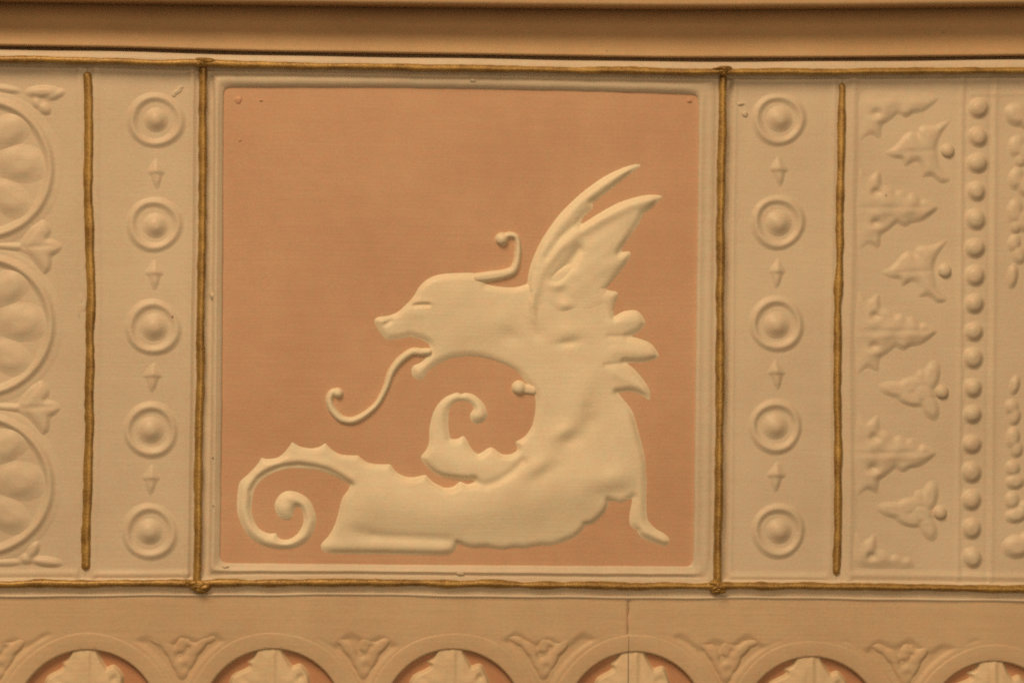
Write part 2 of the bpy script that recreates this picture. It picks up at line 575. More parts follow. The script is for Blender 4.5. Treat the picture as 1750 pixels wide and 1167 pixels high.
# the frame: four mitred lengths of moulding
PROF = {'top': [(0, -2), (0.03, 1.2), (0.10, 2.2), (0.16, 5.5), (0.30, 7.0), (0.42, 7.4), (0.5, 5.2), (0.58, 2.0), (0.72, 1.0), (1.0, 1.0)],
        'side': [(0, -2), (0.03, 1.2), (0.10, 3.0), (0.2, 4.4), (0.28, 6.6), (0.36, 7.2), (0.44, 6.0), (0.52, 2.2), (0.62, 0.8), (1.0, 1.0)],
        'right': [(0, -2), (0.03, 1.5), (0.08, 4.6), (0.15, 5.2), (0.24, 3.6), (0.45, 3.2), (0.58, 3.8), (0.66, 2.0), (0.74, 0.8), (1.0, 1.0)],
        'bottom': [(0, -2), (0.03, 1.2), (0.12, 3.4), (0.28, 3.6), (0.36, 7.4), (0.43, 6.6), (0.50, 2.8), (0.60, 3.0), (0.70, 5.4), (1.0, 1.0)]}
PROF['side'] = [(0, -2), (0.03, 1.4), (0.08, 4.0), (0.18, 4.6), (0.26, 7.4), (0.34, 8.2), (0.42, 6.6), (0.50, -2.5), (0.62, -5.0), (1.0, 1.0)]
AA, BB, PP = [], [], []
for side, inn, out in zip(('top', 'right', 'bottom', 'side'), INNER, OUTER):
    n = 120
    AA.append(resamp(inn, n)[:-1]); BB.append(resamp(out, n)[:-1])
    PP.append(np.repeat(np.array(PROF[side])[None], n - 1, 0))
AA, BB, PP = np.concatenate(AA), np.concatenate(BB), np.concatenate(PP)
def loop_avg(X, w):
    return sum(np.roll(X, k, 0) for k in range(-w, w + 1)) / (2 * w + 1)
AA = loop_avg(loop_avg(AA, 1), 1)
PP = loop_avg(loop_avg(PP, 3), 2)
jt = wob(len(AA), 11, 0.010)
jt = jt * np.clip(np.minimum(np.arange(len(AA)), np.arange(len(AA))[::-1]) / 12.0, 0, 1)
cols = []
for i in list(range(len(AA))) + [0]:
    p = PP[i]
    # the corners are rounded most at the inner edge and not at all under the gilding
    pts = [AA[i] + (BB[i] - AA[i]) * (s + (jt[i] if 0 < s < 1 else 0)) for s, _ in p]
    cols.append((np.array(pts), p[:, 1].copy()))
sweep('frame', cols, M_CREAM, dp)

# --- the dragon
Z1 = lambda p: zz(540, 260, 2.432, p)
Z2 = lambda p: zz(820, 250, 2.484, p)
Z3 = lambda p: zz(380, 640, 3.536, p)
Z4 = lambda p: zz(720, 600, 3.154, p)
body = []
body += Z1([(243, 700), (258, 686), (300, 681), (340, 665), (380, 630), (410, 595), (430, 560), (470, 525), (520, 508), (600, 503), (660, 504), (692, 524), (708, 550, 1), (760, 560), (830, 562), (885, 545)])
body += [(930, 470), (990, 450), (1040, 500)]
body += Z2([(570, 727, 1), (610, 702), (665, 697), (690, 720), (705, 750, 1), (680, 785), (630, 807, 1), (690, 820), (735, 845), (763, 890, 1), (735, 908), (690, 917), (616, 916, 1), (660, 950), (700, 1000), (722, 1040), (722, 1080, 1), (690, 1056), (640, 1040), (583, 1045, 1)])
body += Z4([(1105, 280), (1140, 330), (1160, 400), (1185, 490), (1205, 580), (1213, 680), (1213, 780), (1215, 870), (1222, 910), (1260, 955), (1310, 985), (1338, 1012), (1334, 1040), (1310, 1048), (1250, 1030), (1200, 1010), (1175, 988), (1167, 965, 1), (1140, 950), (1125, 930), (1125, 880), (1135, 830), (1142, 785, 1), (1120, 800), (1080, 815), (1040, 808), (1010, 803, 1), (1000, 850), (960, 900), (920, 930), (885, 935, 1), (870, 965), (820, 1005), (760, 1030), (700, 1048), (650, 1046), (600, 1052), (560, 1060), (500, 1058), (430, 1067), (350, 1055), (270, 1058), (195, 1035, 1), (187, 1058)])
body += Z3([(1390, 1075), (1330, 1090), (1000, 1085), (650, 1079), (605, 1060), (598, 1025), (640, 980), (680, 910), (705, 830), (725, 750), (760, 700), (778, 668, 1), (720, 635), (650, 600), (560, 575), (460, 565), (370, 572), (280, 605), (225, 645), (190, 700), (178, 760), (175, 830), (190, 890), (230, 940), (280, 962), (325, 958, 1), (335, 985), (370, 1000), (420, 990), (465, 950), (490, 900), (490, 845), (470, 805), (445, 795), (430, 830), (420, 865), (390, 880), (350, 865), (325, 830), (318, 780), (345, 730), (390, 705), (460, 715), (520, 755), (555, 820), (565, 890), (545, 960), (500, 1015), (440, 1045), (380, 1052), (300, 1048), (220, 1020), (150, 965), (110, 890), (90, 820), (92, 730), (105, 650), (160, 600), (215, 540), (237, 500, 1), (270, 512), (340, 500), (390, 455), (422, 408, 1), (470, 437), (540, 447), (590, 437), (622, 413, 1), (660, 455), (720, 485), (820, 490, 1), (870, 530), (930, 543), (1015, 543, 1), (1050, 590), (1110, 620), (1170, 620), (1228, 606, 1), (1270, 650), (1330, 682)])
body += Z4([(120, 738), (170, 735), (210, 703, 1), (250, 720), (290, 705), (285, 692), (250, 694), (180, 686), (100, 670), (40, 630), (2, 583), (0, 567, 1), (40, 510), (45, 420), (60, 350), (85, 295), (130, 250), (195, 224), (215, 233), (240, 225), (290, 240), (340, 290), (355, 340), (340, 375), (300, 392), (270, 375), (265, 340), (285, 310), (260, 277), (215, 265), (175, 280), (150, 320), (145, 400), (155, 472, 1), (190, 475), (228, 455, 1), (245, 478), (265, 520), (300, 555), (320, 552), (375, 518), (410, 540), (440, 558), (490, 555), (522, 528), (508, 490, 1), (560, 460), (600, 400), (618, 310), (615, 240), (590, 190), (560, 160), (520, 110), (450, 70), (350, 36), (260, 26), (150, 42), (60, 87)])
body += Z1([(460, 918), (440, 945), (405, 935), (400, 893), (438, 874), (474, 834), (472, 800), (440, 780), (390, 765, 1), (350, 776), (320, 778), (295, 779), (262, 742)])
BODY = curve(body, True, 3)

def ridge(U, V, pts, sig, h=6.0):
    return np.exp(-0.5 * (line_dist(px(pts, h), U, V) / sig) ** 2)

def rim(d, U, V):
    """hand-finished edge: crisp in places, melting into the ground in others"""
    k = 0.3 + 0.3 * np.sin(U / 61.0 + 1.3 * np.sin(V / 47.0) + 0.8)
    crisp = dome(d, 7.5, 4.0)
    mild = np.where(d > -2.5, 4.6 * sst((d + 3.0) / 15.0) - 0.55, np.maximum((d + 3.0) * 0.8 - 0.55, -3.0))
    return crisp * k + mild * (1 - k)

def skin(d, U, V):
    return rim(d, U, V) + blur(3.0 * (1 - np.exp(-np.maximum(d, 0) / 45.0)), 3.5)

def body_h(U, V):
    d = sdf_poly(BODY, U, V)
    h = skin(d, U, V)
    inner = np.maximum(d, 0)
    m = sst(inner / 7.0)
    g = 0
    # head: brow, eye slit, nostril, cheek
    g = g + 0.8 * ridge(U, V, [(704, 517), (720, 515), (736, 517)], 4)
    g = g - 3.0 * ridge(U, V, [(708, 522), (722, 521), (733, 521)], 2.2)
    g = g + 1.2 * gauss(U, V, (712, 534), 14, 8)
    g = g - 2.2 * ridge(U, V, [(659, 554), (668, 549)], 2.6)
    g = g + 1.8 * gauss(U, V, (653, 546), 7, 5)
    g = g + 2.4 * gauss(U, V, (790, 500), 40, 24) + 1.6 * gauss(U, V, (800, 560), 38, 26)
    g = g - 1.6 * gauss(U, V, (872, 575), 14, 9, 30) + 1.4 * gauss(U, V, (862, 545), 22, 20)
    # neck and chest
    g = g - 2.8 * gauss(U, V, (970, 586), 14, 5, -8) - 1.8 * gauss(U, V, (918, 566), 8, 13, -40) + 1.6 * gauss(U, V, (975, 565), 16, 8)
    g = g + 3.0 * gauss(U, V, (1000, 640), 50, 60) + 2.0 * gauss(U, V, (1050, 745), 34, 40)
    g = g + 2.6 * gauss(U, V, (962, 737), 15, 8, -30) - 1.8 * gauss(U, V, (980, 752), 18, 9, -30)
    g = g + 2.2 * gauss(U, V, (917, 795), 20, 9, -35) - 1.6 * gauss(U, V, (932, 809), 20, 8, -28)
    g = g + 1.8 * ridge(U, V, [(1000, 660), (985, 700), (962, 737), (917, 795), (880, 822)], 16)
    g = g - 1.5 * gauss(U, V, (1010, 720), 16, 10, -30) + 1.6 * gauss(U, V, (1060, 800), 18, 30)
    g = g - 2.4 * ridge(U, V, [(808, 824), (830, 829), (850, 822), (876, 806), (893, 789)], 5)
    g = g + 2.4 * ridge(U, V, [(745, 775), (790, 795), (840, 795), (890, 775)], 17)
    g = g - 2.0 * gauss(U, V, (1052, 842), 20, 9, -10) + 1.6 * gauss(U, V, (1040, 815), 30, 12, -10)
    g = g - 1.4 * ridge(U, V, [(1005, 700), (1018, 760), (1035, 800)], 9)
    # belly roll and haunch
    g = g + 7.0 * ridge(U, V, [(650, 858), (760, 866), (880, 856), (990, 828)], 36)
    g = g - 2.0 * gauss(U, V, (622, 911), 20, 8, 12) - 1.6 * ridge(U, V, [(640, 915), (700, 918), (765, 922)], 6)
    g = g + 2.2 * gauss(U, V, (600, 880), 16, 34, 12) + 1.3 * ridge(U, V, [(570, 932), (660, 934), (760, 936)], 7)
    # tail: inner groove below the back spines
    tail = [(600, 818), (560, 796), (510, 786), (470, 793), (440, 810), (422, 838), (418, 870), (428, 900), (455, 924), (490, 929), (518, 916), (529, 890), (520, 862), (498, 852)]
    g = g + 2.0 * ridge(U, V, tail, 6) + 2.5 * gauss(U, V, (487, 868), 9)
    g = g - 2.6 * ridge(U, V, [(596, 826), (565, 807), (538, 799), (510, 796), (484, 798), (459, 807), (441, 819), (431, 838)], 5)
    g = g + 2.0 * gauss(U, V, (817, 708), 9)
    # crest feathers and foot
    for a, bb in (((1045, 553), (1092, 546)), ((1050, 600), (1115, 603)), ((1052, 638), (1100, 662))):
        g = g + 1.3 * ridge(U, V, [a, bb], 7)
    g = g - 1.4 * ridge(U, V, [(1040, 575), (1072, 575)], 3) - 1.4 * ridge(U, V, [(1035, 624), (1066, 620)], 3)
    g = g + 1.6 * ridge(U, V, [(1095, 905), (1135, 922)], 6)
    # unevenness of hand modelling
    g = g + 0.25 * np.sin(U / 29 + np.sin(V / 37) * 2) * np.sin(V / 31 + 1) + 0.06 * np.sin(U / 9 + V / 13)
    return h + m * g * 1.35

bmin, bmax = BODY.min(0) - 8, BODY.max(0) + 8
dragon = relief('dragon', dp, M_RELIEF, (bmin[0], bmin[1], bmax[0], bmax[1]), body_h, step=1.5, cut=-2.0, sm=1.3,
                label='ivory dragon in low relief, crouching with coiled tail and open mouth')

# wing: two long feathers and the scalloped shoulder
wing = Z2([(203, 600), (212, 530), (232, 470), (270, 390), (340, 290), (420, 210), (520, 135), (600, 95), (660, 76), (690, 78, 1), (640, 116), (560, 180), (495, 228), (478, 238, 1), (482, 262), (440, 300), (426, 338, 1), (500, 290), (590, 240), (680, 212), (740, 205), (778, 210, 1), (745, 247), (694, 288, 1), (680, 322), (640, 380), (592, 455, 1), (625, 446), (642, 450), (632, 485), (604, 522), (528, 612, 1), (560, 614), (587, 622), (580, 655), (556, 722, 1), (545, 770), (500, 830), (430, 850), (360, 850), (290, 835), (235, 800), (205, 740), (196, 670)])
WING = curve(wing, True, 4, h=9)

def wing_h(U, V):
    d = sdf_poly(WING, U, V)
    body_d = sdf_poly(BODY, U, V)
    on = sst((body_d - 2) / 22.0)
    vy = lambda y: px([(900, y)])[0][1]
    h = skin(np.maximum(d, body_d * sst((V - vy(500)) / 25.0)), U, V)
    # proud of the neck along its leading edge, melting into the shoulder below
    h = np.where(body_d > 0, h + on * (2.4 * sst((d + 1) / 12.0) * sst((vy(548) - V) / 75.0) - 0.5), h)
    h = np.where(d < -2.5, np.minimum(h, d * 0.8), h)
    m = sst(np.maximum(d, 0) / 6.0)
    g = 0
    g = g + 3.4 * ridge(U, V, [(906, 545), (908, 515), (918, 485), (928, 459), (955, 425), (990, 398), (1030, 374), (1075, 352), (1110, 341)], 7)
    g = g - 5.0 * ridge(U, V, [(950, 478), (962, 464), (974, 450), (990, 428)], 6.5)
    g = g + 2.2 * ridge(U, V, [(915, 455), (930, 425), (955, 390), (990, 350), (1030, 318), (1070, 292)], 6)
    g = g - 1.8 * ridge(U, V, [(935, 440), (960, 405), (990, 378)], 4)
    g = g + 1.6 * gauss(U, V, (1030, 430), 26, 34, 30)
    for c in ((952, 487), (966, 522), (976, 562)):
        g = g + 3.2 * gauss(U, V, c, 9, 6)
    for c in ((960, 500), (975, 540)):
        g = g - 1.6 * gauss(U, V, c, 7, 8)
    
    g = g + 1.8 * ridge(U, V, [(902, 520), (903, 500), (912, 470)], 5)
    for a, bb in (((975, 500), (1062, 440)), ((980, 530), (1045, 507)), ((1000, 430), (1085, 368)), ((985, 470), (1060, 410))):
        g = g + 0.6 * ridge(U, V, [a, bb], 7)
    g = g + 0.4 * np.sin(U / 13 + V / 17) * np.sin(V / 11 - U / 19)
    soft_d = sst(d / 13.0)
    fade = sst((vy(596) - V) / 50.0)
    return h + 1.2 * m * g * np.where(on > 0.5, soft_d, 1.0) * (0.1 + 0.9 * fade) - on * (1 - fade) * 2.0

bb = WING
relief('wing', dragon, M_RELIEF, (bb[:, 0].min() - 8, bb[:, 1].min() - 8, bb[:, 0].max() + 8, bb[:, 1].max() + 8), wing_h, step=1.5, cut=-2.0, sm=1.3)

def stroke_part(name, pts, rad, parent, mat, H=8.0, ball=None, step=1.3, w=None):
    P = curve(pts, False, 5, h=4)
    r = np.interp(np.linspace(0, len(pts) - 1, len(P)), np.arange(len(pts)), rad)
    bc = px([ball[0]], 4)[0] if ball else None
    def fn(U, V):
        d = sdf_stroke(P, r, U, V)
        h = dome(d, 6.5, H)
        if ball:
            db = ball[1] - np.hypot(U - bc[0], V - bc[1])
            h = np.maximum(h, dome(db, ball[1], ball[2]))
        return h
    lo, hi = P.min(0) - max(rad) - 6, P.max(0) + max(rad) + 6
    return relief(name, parent, mat, (lo[0], lo[1], hi[0], hi[1]), fn, step, cut=-2.0, sm=0.9)

stroke_part('tongue', [(733, 601), (720, 602), (704.5, 601.5), (684, 616), (669.5, 635), (659, 664), (644, 691), (622, 710), (601.7, 719), (583, 716), (568, 701), (562.6, 683), (568, 671), (578, 668)],
            [6, 6.5, 6.5, 6.3, 6, 5, 4.6, 5.6, 6, 6.2, 6.2, 6, 6, 5], dragon, M_RELIEF, 7.0, ball=((578, 672), 8.5, 9.5))
stroke_part('feeler', [(815, 475), (840, 472), (861, 468.5), (877, 462), (884, 445), (886, 420), (882, 405), (870, 402), (858, 408)],
            [8, 8.5, 8, 7, 6, 5, 5, 5.5, 6], dragon, M_RELIEF, 8.0, ball=((857.5, 409), 11, 12))
stroke_part('throat_bead', [(888, 663), (911, 667)], [8.5, 7.5], dragon, M_RELIEF, 5.0, ball=((887, 662.5), 12, 10))

# drips of old paint on field and frame
for c, ru, rv, mt in (((407, 171), 6.5, 6.5, M_PINK), ((410, 240), 3, 3, M_PINK), ((1178, 172), 4, 4, M_PINK), ((446, 172), 3, 1.6, M_PINK)):
    blob('paint_drip', c, ru, rv, 0.2, 1.9, mt, dp)
for c, ru, rv, h0 in (((808, 138), 6, 3, 7), ((787, 979), 7, 4, 5), ((362, 505), 3.5, 5, 2), ((385, 968), 6, 2.5, 4)):
    blob('paint_drip', c, ru, rv, h0, 2.6, M_CREAM, dp)

# ------------------------------------------------------------------ side panels
def panel_edges(xl, xr, yt=None, yb=None):
    """bend a rectangular grid so that its four sides follow the traced lines"""
    def fn(U, V):
        fu = (U - U.min()) / (U.max() - U.min())
        fv = (V - V.min()) / (V.max() - V.min())
        yy = np.linspace(90, 1010, 60)
        l = np.array([interp(xl, y) for y in yy])
        r = np.array([interp(xr, y) for y in yy])
        Y = yy[0] + (yy[-1] - yy[0]) * fv
        Lx, Rx = np.interp(Y, yy, l), np.interp(Y, yy, r)
        X = Lx + (Rx - Lx) * fu
        xs = np.arange(-260, 2000, 20.0)
        top = np.interp(X, xs, g_top(xs)) + 4
        bot = np.interp(X, xs, g_bot(xs)) - 4
        YY = top + (bot - top) * fv
        p = px(np.stack([X.ravel(), YY.ravel()], 1))
        return p[:, 0].reshape(U.shape), p[:, 1].reshape(U.shape)
    return fn

sw = lambda tr: [(p[1], p[0]) for p in tr]
E_SL = [(0, 149)] + sw(SL) + [(1200, 144)]
E_LB = [(0, 348)] + sw(LBAR) + [(1200, 334)]
E_RB = [(0, 1237)] + sw(RBAR) + [(1200, 1225)]
E_SR = [(0, 1440)] + sw(SR) + [(1200, 1428)]
off = lambda tr, d: [(p[0], p[1] + d) for p in tr]
E_L0 = [(0, -165), (1200, -165)]
E_R1 = [(0, 1915), (1200, 1915)]

def lines_fn(vert, horiz):
    """vert: (edge trace y->x, offset, sigma, height); horiz: (line fn, offset, x0, x1, sigma, height)"""
    yy = np.linspace(60, 1060, 40)
    vt = []
    for tr, o, sg, hh in vert:
        p = px(np.array([(interp(tr, y) + o, y) for y in yy]))
        vt.append((p, sg, hh))
    hz = []
    for fnl, o, x0, x1, sg, hh in horiz:
        xs = np.linspace(x0, x1, 20)
        p = px(np.array([(x, fnl(x) + o) for x in xs]))
        hz.append((p, sg, hh))
    def fn(U, V):
        h = np.zeros(U.shape)
        for p, sg, hh in vt:
            e = U - np.interp(V, p[:, 1], p[:, 0])
            h = h + hh * np.exp(-0.5 * (e / sg) ** 2)
        for p, sg, hh in hz:
            e = V - np.interp(U, p[:, 0], p[:, 1])
            ins = sst((U - p[0, 0]) / 6) * sst((p[-1, 0] - U) / 6)
            h = h + hh * np.exp(-0.5 * (e / sg) ** 2) * ins
        return h
    return fn

# --- ring borders
def ring_border(name, label, edges, centres, arrows, lines, dirty):
    rt = root(name, label, 'panel', px([(np.mean([c[0] for c in centres]), 985)])[0], 'ring borders beside the dragon panel')
    slab('ground', rt, M_CREAM, (0, 0, 200, 900), fn=lines, step=2.4, edges=edges)
    for i, c in enumerate(centres):
        cu, cv = px([c], 3)[0]
        R = 39.5 + rng.uniform(-0.8, 0.8)
        e1, e2, p1 = rng.uniform(-0.02, 0.02), rng.uniform(-0.02, 0.02), rng.uniform(0, 6)
        def ring_fn(U, V, cu=cu, cv=cv, R=R, e1=e1, e2=e2, p1=p1):
            x, y = (U - cu) * (1 + e1), (V - cv) * (1 + e2)
            r = np.hypot(x, y)
            th = np.arctan2(y, x)
            hw = 8.0 + 0.7 * np.sin(2 * th + p1)
            e = (r - R - 0.6 * np.sin(3 * th + p1)) / hw
            return 4.6 * np.exp(-1.5 * e * e) * (1 + 0.1 * np.sin(th * 2 + p1)) - 0.4
        rg = relief('ring', rt, M_CREAM, (cu - 56, cv - 56, cu + 56, cv + 56), ring_fn, 1.6, cut=-0.33)
        k = rng.uniform(0.93, 1.05)
        bx, by = rng.uniform(-1.5, 1.5, 2)
        def boss_fn(U, V, cu=cu + bx, cv=cv + by, k=k):
            r = np.hypot(U - cu, V - cv) / k
            return 7.2 * sst((26 - r) / 21.0) + 2.2 * np.exp(-0.5 * ((r) / 7.5) ** 2) - 0.4
        relief('boss', rg, M_CREAM, (cu - 34, cv - 34, cu + 34, cv + 34), boss_fn, 1.5, cut=-0.33)
    for i, c in enumerate(arrows):
        cu, cv = px([c], 3)[0]
        tilt = rng.uniform(-0.06, 0.10)
        wv_ = rng.uniform(0.9, 1.1)
        def arrow_fn(U, V, cu=cu, cv=cv, t=tilt, wv_=wv_):
            x, y = (U - cu) - (V - cv) * t, (V - cv)
            # upper arrowhead: pyramid rising from point to base; lower spike tapers away
            wu = np.clip((y + 30) / 26, 0, 1) * 17 * wv_
            up = np.where((y > -30) & (y < -3), 1, 0)
            hu = (7.0 * np.clip((y + 30) / 24, 0, 1)) * np.clip(1 - np.abs(x) / (wu + 1e-3), 0, 1)
            hu = hu * sst((1 - y) / 4.0 + 0.1)
            wl = np.clip((31 - y) / 31, 0, 1) * 9.5 + 1.5
            hl = 4.2 * sst((31 - y) / 20) * np.clip(1 - (np.abs(x) / wl) ** 2, 0, 1) * sst((y + 8) / 6)
            return blur(np.maximum(hu, hl), 1.5) - 0.4
        relief('arrow', rt, M_CREAM, (cu - 26, cv - 38, cu + 26, cv + 38), arrow_fn, 1.4, cut=-0.33)
    for c, ru, rv, ang in dirty:
        blob('paint_drip', c, ru, rv, 0.2, 1.8, M_CREAM, rt, ang=ang)
    return rt

ring_border('ring_border_panel', 'narrow cream border of five bossed rings between the roundels and the dragon panel',
            panel_edges(E_SL, E_LB),
            [(266.5, 206), (264, 384), (262, 560), (257.5, 735), (256, 909)],
            [(267, 297), (264, 470), (261, 645), (258, 820)],
            lines_fn([(E_SL, 13, 4.5, 2.0), (E_LB, -18, 3.5, 3.2), (E_LB, -8, 4.5, -1.5)], [(g_bot, -16, 158, 328, 3.5, 2.6), (g_top, 17, 170, 330, 3.0, 1.4)]),
            [((303, 156), 12, 4.5, -42), ((308, 150), 5, 3.5, -30), ((297, 163), 4, 3, -40)])
ring_border('ring_border_panel', 'narrow cream border of five bossed rings between the dragon panel and the leaves',
            panel_edges(E_RB, E_SR),
            [(1331.5, 204), (1330, 380), (1327.5, 554), (1325.5, 729), (1330.5, 907)],
            [(1332, 293), (1328.5, 467), (1327.5, 640), (1327, 815)],
            lines_fn([(E_RB, 20, 3.0, 1.6), (E_RB, 10, 4.5, -7.0), (E_SR, -13, 4.0, 1.6)], [(g_bot, -16, 1246, 1416, 3.5, 2.2), (g_top, 16, 1250, 1425, 3.0, 1.4)]),
            [((1273, 195), 5, 5, 0), ((1266, 178), 6, 2, -10)])

# --- roundel panel
rp = root('roundel_panel', 'cream panel of large ringed rosettes with leaf sprigs beside the short gilded bar', 'panel', px([(0, 985)])[0])
slab('ground', rp, M_CREAM, (0, 0, 300, 900), step=2.6, edges=panel_edges(E_L0, E_SL),
     fn=lines_fn([(E_SL, -14, 4.0, 2.2)], [(g_bot, -18, -150, 135, 4.0, 2.2), (g_top, 20, -150, 130, 4.0, 1.2)]))
for ci, c in enumerate([(-30, 288), (-30, 556), (-32, 829)]):
    cu, cv = px([c], 3)[0]
    p1 = rng.uniform(0, 6)
    def rr(U, V, cu=cu, cv=cv, p1=p1):
        r = np.hypot(U - cu, V - cv)
        th = np.arctan2(V - cv, U - cu)
        e = (r - 114 - 0.8 * np.sin(3 * th + p1)) / 9.5
        return 7.0 * np.exp(-1.7 * e * e) + 1.4 * np.exp(-0.5 * ((r - 128) / 4.5) ** 2) - 0.4
    rg = relief('roundel_ring', rp, M_CREAM, (cu - 140, cv - 140, cu + 140, cv + 140), rr, 2.0, cut=-0.33)
    for (ox, oy, L, Wd, adeg, hk) in ((40, -66, 44, 27, -32, 1.0), (64, -8, 46, 31, 4, 1.1), (46, 52, 42, 27, 34, 1.0), (6, 82, 22, 17, 80, 0.8),
                                      (-46, -60, 44, 27, 40, 1.0), (-64, 2, 44, 30, -4, 1.0), (-42, 58, 42, 26, -36, 1.0), (0, -86, 18, 15, 90, 0.8)):
        pu, pv = cu + ox + rng.uniform(-2, 2), cv + oy + rng.uniform(-2, 2)
        tw = math.radians(adeg + rng.uniform(-4, 4))
        def pet(U, V, pu=pu, pv=pv, tw=tw, L=L, Wd=Wd, hk=hk):
            x = (U - pu) * math.cos(tw) + (V - pv) * math.sin(tw)
            y = -(U - pu) * math.sin(tw) + (V - pv) * math.cos(tw)
            e = np.sqrt((x / L) ** 2 + (y / Wd) ** 2)
            return 5.6 * hk * sst((1.25 - e) / 1.0) + 0.5 * np.sin(x / 8 + y / 11) * sst((1 - e) / 0.5) - 0.4
        relief('petal', rg, M_CREAM, (pu - 60, pv - 60, pu + 60, pv + 60), pet, 2.0, cut=-0.33)
    def hub(U, V, cu=cu, cv=cv):
        return 5.5 * sst((36 - np.hypot(U - cu, V - cv)) / 26) - 0.4
    relief('boss', rg, M_CREAM, (cu - 40, cv - 40, cu + 40, cv + 40), hub, 2.0, cut=-0.33)

def lobes_relief(name, parent, mat, lobes, H=6.0, step=1.5, base=None, vein=0.0, dimples=()):
    """leaf made of overlapping rounded lobes: (x, y, half length, half width, angle, height factor)"""
    L = []
    for (x, y, a, b_, ang, hk) in lobes:
        u, v = px([(x, y)], 3)[0]
        L.append((u, v, a, b_, math.radians(ang), hk))
    arr = np.array([(l[0], l[1]) for l in L])
    ext = max(max(l[2], l[3]) for l in L) + 8
    def fn(U, V):
        h = np.zeros(U.shape)
        for u, v, a, b_, an, hk in L:
            x = (U - u) * math.cos(an) + (V - v) * math.sin(an)
            y = -(U - u) * math.sin(an) + (V - v) * math.cos(an)
            e = np.sqrt((x / a) ** 2 + (y / b_) ** 2)
            hh = H * hk * sst((1.15 - e) / 0.7)
            if vein:
                hh = hh - vein * np.exp(-0.5 * (y / 2.2) ** 2) * sst((0.9 - e) / 0.4)
            h = np.maximum(h, hh)
        for (dx, dy, ds, dh) in dimples:
            h = h - dh * gauss(U, V, (dx, dy), ds, h=3) * sst(h / 1.5)
        return blur(h, 2.0 / step + 0.3) - 0.4
    lo, hi = arr.min(0) - ext, arr.max(0) + ext
    return relief(name, parent, mat, (lo[0], lo[1], hi[0], hi[1]), fn, step, cut=-0.33, base=base)

TRE = zz(0, 342, 2.847, [(92, 222), (108, 190), (150, 128), (206, 93, 1), (243, 128), (246, 160), (228, 190, 1), (275, 200), (303, 226, 1), (278, 256), (250, 272, 1), (244, 335), (212, 362, 1), (180, 318), (140, 268), (100, 245)])
def trefoil(dx, dy):
    P = curve([(p[0] + dx, p[1] + dy, p[2]) for p in TRE], True, 3, h=3)
    o = lambda a, b_: px([(a[0] + dx, a[1] + dy), (b_[0] + dx, b_[1] + dy)], 3)
    ribs = [o((38, 420), (68, 382)), o((40, 422), (98, 420)), o((42, 426), (72, 460))]
    stem = o((-30, 419), (32, 422))
    def fn(U, V):
        d = sdf_poly(P, U, V)
        h = 4.6 * sst((d + 3) / 10.0) + 1.4 * sst((d - 3) / 14)
        m = sst(d / 6)
        for rr_ in ribs:
            h = h - m * 1.6 * np.exp(-0.5 * (line_dist(rr_, U, V) / 3.0) ** 2)
        st = 4.0 * sst((8.5 - line_dist(stem, U, V)) / 8.0)
        return np.maximum(h, st) - 0.45
    relief('leaf_sprig', rp, M_CREAM, (P[:, 0].min() - 75, P[:, 1].min() - 10, P[:, 0].max() + 10, P[:, 1].max() + 10), fn, 1.5, cut=-0.36, sm=2.0)
trefoil(0, 0)
trefoil(-3, 275)
lobes_relief('leaf_sprig', rp, M_CREAM, [(10, 152, 28, 6, 8, 0.7), (72, 157, 30, 10, -4, 1.0), (95, 162, 18, 7, -25, 0.8), (76, 186, 12, 9, 40, 0.9), (62, 176, 10, 8, 60, 0.7)], H=5.5)
lobes_relief('leaf_sprig', rp, M_CREAM, [(10, 961, 30, 6, -2, 0.7), (56, 940, 18, 9, -62, 1.0), (80, 960, 28, 8, 6, 1.0), (45, 955, 12, 9, 0, 0.8)], H=5.5)
blob('paint_drip', (140, 520), 8, 26, -0.5, 3.0, M_CREAM, rp)

